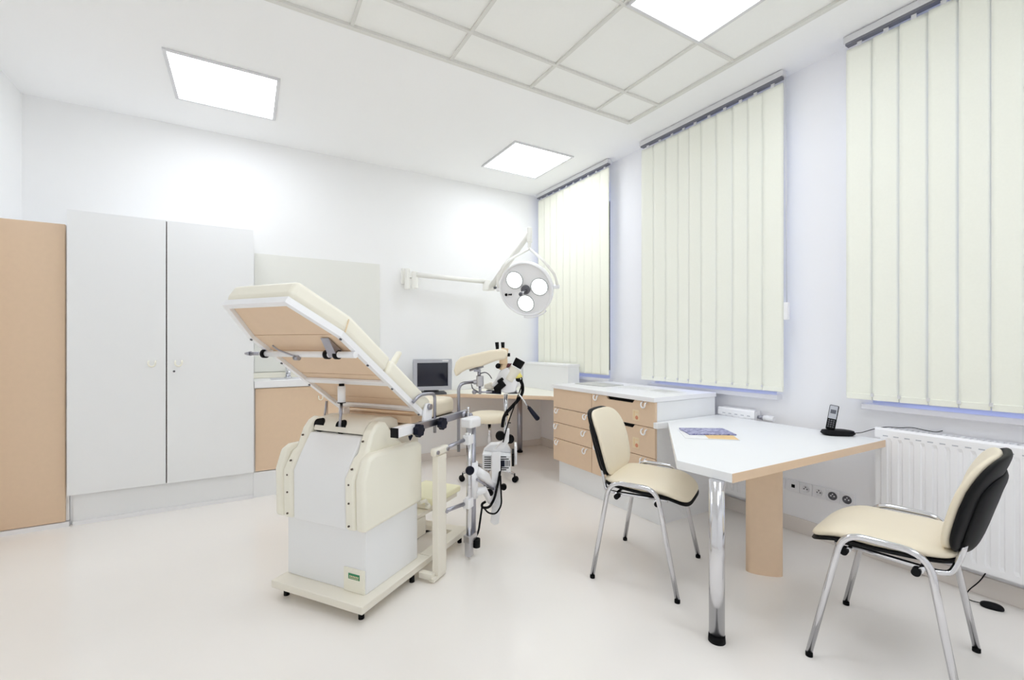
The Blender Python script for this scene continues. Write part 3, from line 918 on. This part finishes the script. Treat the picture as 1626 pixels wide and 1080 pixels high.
# near side: pivot arm, sleeve, rail, knobs
MB().prism([(.455, -.022, .845), (.535, -.022, .845), (.545, -.022, .93), (.53, -.022, .972), (.49, -.022, .975), (.470, -.022, .93)], (0, .020, 0)).build('pivot_arm', 'whitegloss', E, bevel=.006, seg=3)
MB().cyl((.508, -.036, .955), (.508, -.022, .955), .016, .018).build('pivot_bolt', 'steel', E)
MB().box(.208, .345, -.045, .0, .838, .886).build('rail_sleeve', 'whitegloss', E, bevel=.003)
MB().box(.201, .2078, -.045, .0, .838, .886).build('sleeve_end_cap', 'black', E)
MB().box(.3455, .93, -.040, -.012, .842, .882).build('side_rail', 'steel', E, bevel=.002)
for x in (.352, .578):
    kb = MB()
    prof = []
    n = 28; vs = []
    for z in (-.050, -.080):
        for k in range(n):
            th = 2 * PI * k / n; rr = .033 + .0035 * math.cos(7 * th)
            vs.append((x + rr * math.cos(th), z, .852 + rr * math.sin(th)))
    kb.add(vs, [(i, (i + 1) % n, (i + 1) % n + n, i + n) for i in range(n)] + [list(range(n)), list(range(2 * n - 1, n - 1, -1))])
    kb.cyl((x, -.04, .852), (x, -.05, .852), .012)
    kb.build('clamp_knob', 'navy', E, bevel=.003)
MB().tube([(.295, -.047, .832), (.30, -.047, .815), (.315, -.047, .832)], .007, 8).build('hook', 'navy', E)
# small hand grip
MB().tube([(.560, -.026, .80), (.560, -.026, 1.022), (.50, -.026, 1.030), (.42, -.02, 1.030), (.375, -.01, .995)], .009, 12, fillet=.05).build('hand_grip', 'steel', E)
# leg support rod and clamp
MB().cyl((.87, -.058, .86), (.87, -.011, .86), .022).cyl((.87, -.080, .86), (.87, -.058, .86), .010).sphere((.87, -.088, .86), .014).build('rod_clamp', 'steel', E)
rod = MB().tube([(.87, -.0, .62), (.87, -.0, 1.055), (.985, -.065, 1.062)], .0105, 12, fillet=.05).build('leg_support_rod', 'steel', E)
MB().cyl((.832, -.092, .838), (.832, -.092, .89), .0045).cyl((.832, -.092, .89), (.832, -.092, .915), .007, .009).cyl((.868, -.075, .860), (.832, -.092, .843), .0065).build('clamp_lever', 'chrome', E)
# L-shaped bracket post and linkage
br = MB().box(.475, .560, -.105, -.065, .030, .690).build('bracket_post', 'creammt', E, bevel=.004)
MB().prism([(.45, -.105, .69), (.59, -.105, .69), (.59, -.105, .735), (.45, -.105, .735)], (0, .04, 0)).build('bracket_head', 'creammt', br, bevel=.014, seg=3)
MB().box(.44, .475, -.085, .0, .018, .050).box(.44, .56, -.10, -.066, .010, .030).build('bracket_foot', 'creammt', br, bevel=.002)
MB().cyl((.47, -.112, .712), (.47, -.104, .712), .011).cyl((.57, -.112, .712), (.57, -.104, .712), .011).cyl((.56, -.112, .36), (.56, -.104, .36), .011).build('bolt', 'steel', br)
MB().cyl((.585, -.085, .712), (.735, -.115, .730), .0115).build('upper_rod', 'steel', E)
MB().cyl((.56, -.085, .355), (.735, -.115, .345), .0115).build('lower_rod', 'steel', E)
# twin-tube column
cx_, cy_ = .775, -.130
rx_, ry_ = .822, -.128
MB().cyl((cx_, cy_, .03), (cx_, cy_, .800), .0175, n=24).build('front_tube', 'chrome', E)
MB().cyl((rx_, ry_, .09), (rx_, ry_, .800), .021, n=24).build('rear_tube', 'steel', E)
MB().prism([(.735, -.165, .801), (.835, -.180, .801), (.872, -.15, .801), (.868, -.09, .801), (.745, -.085, .801)], (0, 0, .058)).build('column_cap', 'whitegloss', E, bevel=.012, seg=3)
MB().box(.745, .840, -.152, -.106, .105, .150).build('lower_clamp', 'satin', E, bevel=.004)
MB().box(.755, .795, -.150, -.110, .020, .104).build('end_block', 'satin', E, bevel=.003)
MB().cyl((.83, -.152, .105), (.83, -.152, .055), .023, .022).build('end_knob', 'blackr', E)
for z in (.730, .345):
    MB().box(.735, .795, -.152, -.108, z - .028, z + .028).cyl((.735, -.13, z + .035), (.775, -.13, z + .035), .008).build('tube_clamp', 'whitegloss', E, bevel=.004)
MB().cyl((.72, -.165, .565), (.745, -.150, .565), .008).lathe([(.001, -.012), (.020, -.012), (.026, -.006), (.026, .010), (.018, .014), (.001, .014)], 24, (.712, -.170, .560), (-.6, -.8, 0)).build('height_knob', 'navy', E)
# foot step pad and mechanism
MB().box(.80, 1.14, .14, .44, .270, .312).build('footrest_pad', 'yellow', E, bevel=.012, seg=3)
MB().box(.82, 1.12, .16, .42, .235, .2695).build('footrest_frame', 'creammt', E, bevel=.004)
MB().prism([(.562, .20, .21), (.95, .20, .21), (1.0, .20, .2345), (.562, .20, .2345)], (0, .20, 0)).box(.562, .80, .20, .40, .091, .209).build('footrest_carrier', 'creammt', E, bevel=.005)
MB().box(.506, .56, .10, .50, .091, .70).build('rear_column', 'creammt', E, bevel=.004)
MB().tube([(.516, .05, .40), (.57, .045, .395), (.60, .05, .36)], .011, 8).sphere((.60, .05, .355), .018).build('pedal_knob', 'creampl', E)

# knee crutch cushion of the chair (held on the leg support rod)
GD = 2.90
def GP(px, py, D=GD):
    """point in metres in a frame parallel to the lamp arm; used for the parts that turn on the leg support"""
    r = (px - 813) / 713 * D; z = 1.31 - (py - 546) / 713 * D
    return r, z
# frame of the swung-out parts: x across, y deeper, z up, rotated against the chair by -(YAW+EA)
Mw = Matrix.Rotation(-YAW, 4, 'Z')
Ei = (Matrix.Translation((.463, 2.139, 0)) @ Matrix.Rotation(EA, 4, 'Z')).inverted()
TL = Ei @ Mw @ Matrix.Translation((0, GD, 0))
cu = [(-.3575, 1.189), (-.3701, 1.139), (-.3701, 1.139)]
CUSH = [(-.356, 1.099), (-.370, 1.139), (-.357, 1.192), (-.327, 1.2246), (-.256, 1.243), (-.142, 1.269), (-.069, 1.277), (-.034, 1.269), (-.026, 1.241), (-.040, 1.2124), (-.105, 1.200), (-.191, 1.1676), (-.285, 1.147), (-.327, 1.1245)]
mb = MB(TL); mb.prism([(x, -.06, z) for x, z in CUSH], (0, .14, 0))
lc = mb.build('leg_rest', 'cream', E, bevel=.03, seg=4)
MB(TL).tube([(-.275, .01, 1.137), (-.185, .01, 1.163)], .007, 8).box(-.245, -.205, -.02, .04, 1.130, 1.146).build('rest_bracket', 'steel', lc)
MB(TL).cyl((-.213, .01, 1.095), (-.213, .01, 1.142), .011).build('rest_post', 'steel', lc)
MB(TL).cyl((-.208, .01, 1.035), (-.208, .01, 1.103), .024, n=24).cyl((-.250, .01, 1.062), (-.228, .01, 1.062), .015).build('joint_block', 'satin', E, bevel=.003)
MB(TL).cyl((-.208, .01, .985), (-.208, .01, 1.034), .009).cyl((-.235, .01, .997), (-.13, .01, .997), .006).sphere((-.245, .01, .997), .015).build('joint_pin', 'steel', E)
MB(TL).tube([(-.205, .0, 1.118), (-.17, -.01, 1.128), (-.145, -.01, 1.11), (-.13, -.01, 1.085)], .0035, 6, fillet=.02).tube([(-.262, .0, 1.05), (-.255, -.01, 1.02), (-.22, -.02, 1.005)], .0035, 6, fillet=.02).build('cable_loop', 'dgrey', E)

# ------------------------------------------------------------------ colposcope on its swing arm
fwd = Vector((math.sin(YAW), math.cos(YAW), 0)); rgt = Vector((math.cos(YAW), -math.sin(YAW), 0))
org = fwd * 3.05 + rgt * ((800 - 813) / 233.8)
K = thing('colposcope', 'white colposcope microscope on a chrome pole with a box light source, beside the exam chair', 'microscope', (org.x, org.y, 0), -YAW)
def k(px, py, y=0.0):
    return ((px - 800) / 233.8, y, (852.3 - py) / 233.8)
def KB(pxa, pxb, pya, pyb, y0, y1, mb=None):
    mb = mb or MB()
    a = k(pxa, pyb); b = k(pxb, pya)
    return mb.box(a[0], b[0], y0, y1, a[2], b[2])
def poly(pts, y): return [k(a, b, y) for a, b in pts]

plate = KB(781, 795, 716, 806, -.04, -.02); plate.build('vertical_plate', 'whitegloss', K, bevel=.004)
MB().prism(poly([(781, 806), (795, 806), (792, 828), (786, 831), (779, 826)], -.038), (0, .016, 0)).build('plate_end', 'whitegloss', K, bevel=.003)
box_ = MB().prism(poly([(766, 723), (811, 726), (811, 750), (766, 746)], .0), (0, .20, 0))
bo = box_.build('light_source', 'whitegloss', K, bevel=.004)
MB().prism([k(766, 722.5, .0), k(811, 725.5, .0), k(811, 725.5, .2), k(766, 722.5, .2)], (0, 0, .002)).build('light_source_lid', 'white', bo)
MB().prism(poly([(766, 722), (777, 712), (803, 710), (812, 725)], .10), (0, .09, 0)).build('sloped_cover', 'whitegloss', K, bevel=.005)
v = MB()
for q in range(6):
    KB(769, 779.5, 725.2 + q * 3.4, 726.6 + q * 3.4, -.002, .0005, v)
for q in range(2):
    KB(791.5, 804 + q * 4, 725.0 + q * 3.4, 726.4 + q * 3.4, -.002, .0005, v)
    KB(791.5, 808 - q * 4, 742.4 + q * 3.0, 743.8 + q * 3.0, -.002, .0005, v)
for q in range(3): KB(803.3 + q * 2.6, 804.5 + q * 2.6, 731.5, 740.5, -.002, .0005, v)
v.build('vent_slot', 'blackr', bo)
sk = KB(791.5, 801.5, 731, 740.5, -.012, -.0022).build('power_inlet', 'navy', bo, bevel=.001)
KB(812.5, 816.5, 722, 742, .02, .17).build('side_grille', 'blackr', bo)
KB(817, 821, 712, 741, .04, .19).build('side_handle', 'whitegloss', bo, bevel=.002)
# neck and knobs
MB().prism(poly([(783, 714), (792, 706), (801, 695), (801, 681), (809, 681), (808, 700), (800, 712)], -.03), (0, .05, 0)).build('neck', 'whitegloss', K, bevel=.004)
MB().cyl(k(794.5, 689.5, -.065), k(794.5, 689.5, -.035), .031, n=28).build('clamp_knob', 'blackr', K, bevel=.004)
MB().cyl(k(809.5, 698, .0), k(809.5, 698, .03), .030, n=28).build('clamp_knob', 'blackr', K, bevel=.004)
MB().cyl(k(803, 690), k(803, 626), .013, n=24).build('pole', 'chrome', K)
# arms to the column sleeve of the chair
sl = MB().cyl(k(768, 788, -.22), k(768, 735, -.22), .034, n=28)
sl = MB()
def K3(P):  # exam-chair local -> colposcope local
    Wp = Matrix.Translation((.463, 2.139, 0)) @ Matrix.Rotation(EA, 4, 'Z') @ Vector(P)
    return (Matrix.Translation((org.x, org.y, 0)) @ Matrix.Rotation(-YAW, 4, 'Z')).inverted() @ Wp
a0 = K3((rx_, ry_, .36)); a1 = K3((rx_, ry_, .58))
prof = [(.0225, 0), (.034, 0), (.034, .22), (.0225, .22)]
sl.lathe(prof + [prof[0]], 28, a0)
sl.build('arm_sleeve', 'whitegloss', K)
MB().tube([a1 + Vector((.02, 0, -.055)), a1 + Vector((.08, .03, -.10)), k(779, 766, -.045), k(790, 771, -.035)], [.030, .028, .022, .020], 12).build('swing_arm', 'whitegloss', K)
MB().tube([a0 + Vector((.015, 0, .03)), a0 + Vector((.07, .04, .035)), k(778, 792, -.05), k(788, 800, -.035)], [.026, .022, .018, .016], 12).build('swing_arm', 'whitegloss', K)
MB().cyl(a0 + Vector((.03, -.03, .12)), k(784, 772, -.07), .008).cyl(k(784, 772, -.07), k(784, 772, -.05), .014).build('tension_rod', 'steel', K)
MB().cyl(k(777, 776, -.085), k(779, 778, -.055), .024, n=24).build('lock_knob', 'blackr', K, bevel=.003)
MB().cyl(k(800, 770, -.06), k(800, 770, -.03), .020, n=24).build('lock_knob', 'blackr', K, bevel=.003)
# optical head
def along(pa, pb, r0, r1, ya, yb, mb):
    return mb.cyl(k(*pa, ya), k(*pb, yb), r0, r1, n=28)
MB().prism(poly([(781, 612), (795, 588), (806, 583), (818, 600), (823, 608), (818, 622), (804, 624.5), (793, 620)], -.035), (0, .085, 0)).build('head_body', 'whitegloss', K, bevel=.008, seg=3)
h1 = along((808, 604), (819.5, 584.5), .044, .044, 0, 0, MB()).build('camera_barrel', 'creammt', K, bevel=.003)
along((820.2, 583), (826.5, 571.5), .033, .036, 0, 0, MB()).build('barrel_cap', 'blackr', h1, bevel=.003)
MB().prism(poly([(784, 614.5), (797.5, 602.5), (804, 611), (797, 617), (794, 622), (786, 622)], -.055), (0, .05, 0)).prism(poly([(789.5, 604), (797.5, 598.5), (800.5, 602), (792, 609)], -.058), (0, .06, 0)).build('focus_block', 'black', K, bevel=.004)
along((772.5, 621.5), (796, 622.5), .011, .013, -.03, -.03, MB()).build('grip_bar', 'navy', K)
MB().prism(poly([(769, 611), (780, 607), (786, 611), (784, 619), (776, 619.5), (769, 616)], -.02), (0, .05, 0)).build('side_module', 'creammt', K, bevel=.005)
KB(793, 806, 570.5, 578, -.03, .04).build('prism_block', 'peach', K, bevel=.003)
bz = along((799, 571), (802, 553), .027, .024, 0, 0, MB()).build('binocular_body', 'peach', K, bevel=.003)
for e, yy in (((790, 555, 789.2, 543.5)), -.02), (((798.5, 554, 798.2, 543.5)), .02):
    along(e[:2], e[2:], .0105, .0130, yy, yy, MB()).build('eyepiece', 'black', bz, bevel=.001)
along((805, 563.5), (810, 563.5), .012, .012, 0, 0, MB()).build('diopter_knob', 'blackr', bz)
MB().cyl(k(791, 581, -.045), k(791, 581, .03), .017).build('lens_knob', 'blackr', K)
along((797, 588), (802, 576), .030, .026, 0, 0, MB()).build('objective', 'peach', K, bevel=.002)
MB().prism(poly([(805, 577), (813, 577.5), (807, 584), (803, 584)], -.02), (0, .04, 0)).build('beam_splitter', 'dred', K)
along((818, 601), (828, 595), .010, .016, -.02, -.02, MB()).build('cable_connector', 'yellowc', K)
along((819, 603), (826, 603), .016, .013, -.02, -.02, MB()).build('connector_cap', 'blackr', K)
MB().prism(poly([(806, 625), (811, 620.5), (819, 621), (821, 625)], -.03), (0, .05, 0)).build('base_disc', 'dgrey', K)
hd = MB().cyl(k(819, 619, -.03), k(839, 645, -.05), .006).build('handle_rod', 'chrome', K)
MB().tube([k(839, 645, -.05), k(845, 653, -.055), k(853, 663, -.06), k(854, 664.5, -.06)], [.012, .015, .017, .010], 14).build('handle_grip', 'navy', hd)
MB().tube([k(826, 603, -.02), k(829.5, 610, -.02), k(830, 622, -.02), k(825, 632, -.025), k(813, 645, -.03), k(803, 655, -.035), k(799, 665, -.035), k(798, 677, -.03)], .011, 10, fillet=.06).build('fibre_cable', 'blackr', K)
MB().tube([k(827, 597, -.02), k(829, 602, -.03), k(828, 612, -.03), k(818, 640, -.04), k(806, 672, -.045), k(799, 700, -.05)], .004, 8, fillet=.06).build('thin_cable', 'black', K)
MB().box(-.015 + .02, .032, -.05, .0, .83, .845).build('cable_tie', 'blackr', K)
MB().tube([k(795, 740, -.012), k(793, 755, -.06), k(786, 785, -.09), k(778, 798, -.10), k(767, 797, -.11), k(767, 790, -.12), k(773, 787, -.12)], .0085, 10, fillet=.08).build('power_cable', 'black', K)
MB().tube([k(795, 752, -.05), k(796, 775, -.07), k(797, 796, -.08), k(788, 809, -.09), k(776, 806, -.10), k(770, 797, -.11)], .0055, 8, fillet=.08).build('power_cable', 'black', K)
c_ = MB()
c_.tube([k(767, 797, -.11), k(765, 812, -.15), k(763, 828, -.20), k(752, 838, -.25)], .0065, 8, fillet=.06)
c_.build('power_cable', 'black', K)
t = MB().tube([(1.37, 2.83, .008), (1.33, 2.91, .008), (1.2, 3.02, .008), (1.05, 2.98, .008), (.97, 2.90, .008)], .007, 8, fillet=.1).build('floor_cable', 'black')
tag(t, 'black power cable lying on the floor behind the exam chair column', 'cable')

# ------------------------------------------------------------------ surgical lamp on wall arm
t = thing('surgical_lamp', 'white wall-mounted surgical lamp with three lit reflectors on a jointed arm', 'lamp', (1.50, YB - .002, 2.0))
O3 = Vector((1.50, YB - .002, 2.0))
def l(P): return Vector(P) - O3
MB().box(-.045, .045, -.05, 0, -.04, .13).build('wall_plate', 'lampw', t, bevel=.006)
MB().cyl((.0, -.09, -.10), (.0, -.09, .12), .030).cyl((.075, -.11, -.09), (.075, -.11, .09), .036).box(-.02, .09, -.12, -.05, .02, .07).build('wall_joint', 'lampw', t, bevel=.004)
MB().tube([l((1.58, 4.70, 2.055)), l((2.40, 4.66, 2.035))], .027, 16).build('fixed_arm', 'lampw', t)
MB().cyl(l((2.42, 4.66, 1.93)), l((2.42, 4.66, 2.05)), .045).cyl(l((2.45, 4.62, 1.955)), l((2.47, 4.56, 1.955)), .03).build('elbow', 'lampw', t, bevel=.006)
MB().cyl(l((2.47, 4.53, 1.955)), l((2.47, 4.56, 1.955)), .014).build('elbow_bolt', 'dgrey', t)
T3 = Vector((2.525, 3.90, 2.46))
MB().tube([l((2.45, 4.60, 1.97)), l(T3)], [.034, .030], 16).build('spring_arm', 'lampw', t)
MB().cyl(l(T3 + Vector((0, 0, .05))), l(T3 + Vector((0, 0, -.10))), .028).cyl(l(T3 + Vector((0, 0, -.10))), l(T3 + Vector((.0, -.0, -.17))), .018).build('arm_head_joint', 'lampw', t, bevel=.004)
# head
hc = Vector((2.394, 3.754, 1.855))
nrm = (Vector((0, 0, 1.31)) - hc).normalized()
nrm = (nrm + Vector((-rgt.x, -rgt.y, 0)) * .36 + Vector((0, 0, -.34))).normalized()
hx = Vector((0, 0, 1)).cross(nrm).normalized(); hy = nrm.cross(hx)
R3 = .275
MB().lathe([(.001, -.13), (.10, -.125), (.20, -.10), (.255, -.06), (R3, -.02), (R3, .035), (R3 - .008, .042), (R3 - .02, .036), (R3 - .022, .020)], 56, l(hc), nrm).build('housing', 'whitegloss', t)
face = MB().lathe([(.001, .019), (R3 - .0215, .019), (R3 - .0215, .016), (.001, .016)], 56, l(hc), nrm).build('face', 'lampface', t)
for ang in (136, 8, 262):
    a = math.radians(ang)
    c = hc + hx * (.145 * math.cos(a)) + hy * (.145 * math.sin(a))
    rf = MB().lathe([(.084, .020), (.088, .020), (.090, .030), (.082, .032), (.080, .024)], 36, l(c), nrm).build('reflector_ring', 'lens', face)
    MB().lathe([(.0795, .0205), (.079, .026), (.05, .031), (.001, .033)], 36, l(c), nrm).build('reflector', 'bulb', face)
MB().lathe([(.046, .020), (.046, .040), (.040, .046), (.001, .046)], 32, l(hc), nrm).build('hub', 'dgrey', t)
hd = MB().cyl(l(hc + nrm * .046), l(hc + nrm * .17 - hy * .0), .010).build('handle', 'satin', t)
MB().sphere(l(hc + nrm * .178), .020).build('handle_tip', 'dgrey', hd)
sw = MB()
for q, r_ in ((0, .014), (.032, .008), (.052, .009)):
    c = hc - hx * (.215 - q) - hy * .045
    sw.cyl(l(c + nrm * .0195), l(c + nrm * .030), r_, n=12)
sw.build('switch', 'blackr', face)
# yoke
side = hx
yk = []
base = hc + hx * R3 * 1.07
top = T3 + Vector((0, 0, -.165))
def yp(a, m): return hc - nrm * .02 + (hx * math.cos(math.radians(a)) + hy * math.sin(math.radians(a))) * (R3 * m)
MB().tube([l(p) for p in (yp(0, 1.14), yp(22, 1.18), yp(55, 1.22), top)], .013, 12, fillet=.10).tube([l(p) for p in (yp(180, 1.14), yp(158, 1.18), yp(125, 1.22), top)], .013, 12, fillet=.10).build('yoke', 'lampw', t)
MB().cyl(l(yp(180, 1.0)), l(yp(180, 1.19)), .020).build('yoke_pivot', 'whitegloss', t, bevel=.003)
MB().cyl(l(hc - nrm * .02 + hx * (R3 * 1.0)), l(hc - nrm * .02 + hx * (R3 * 1.20)), .020).build('yoke_pivot', 'whitegloss', t, bevel=.003)
pts = [hc + nrm * .03 + (hx * math.cos(math.radians(a)) + hy * math.sin(math.radians(a))) * (R3 * 1.06) for a in range(-100, -44, 8)]
pts = [hc + (pts[0] - hc) * .93] + pts + [hc + (pts[-1] - hc) * .93]
MB().tube([l(p) for p in pts], .009, 10).build('side_grip', 'whitegloss', t)
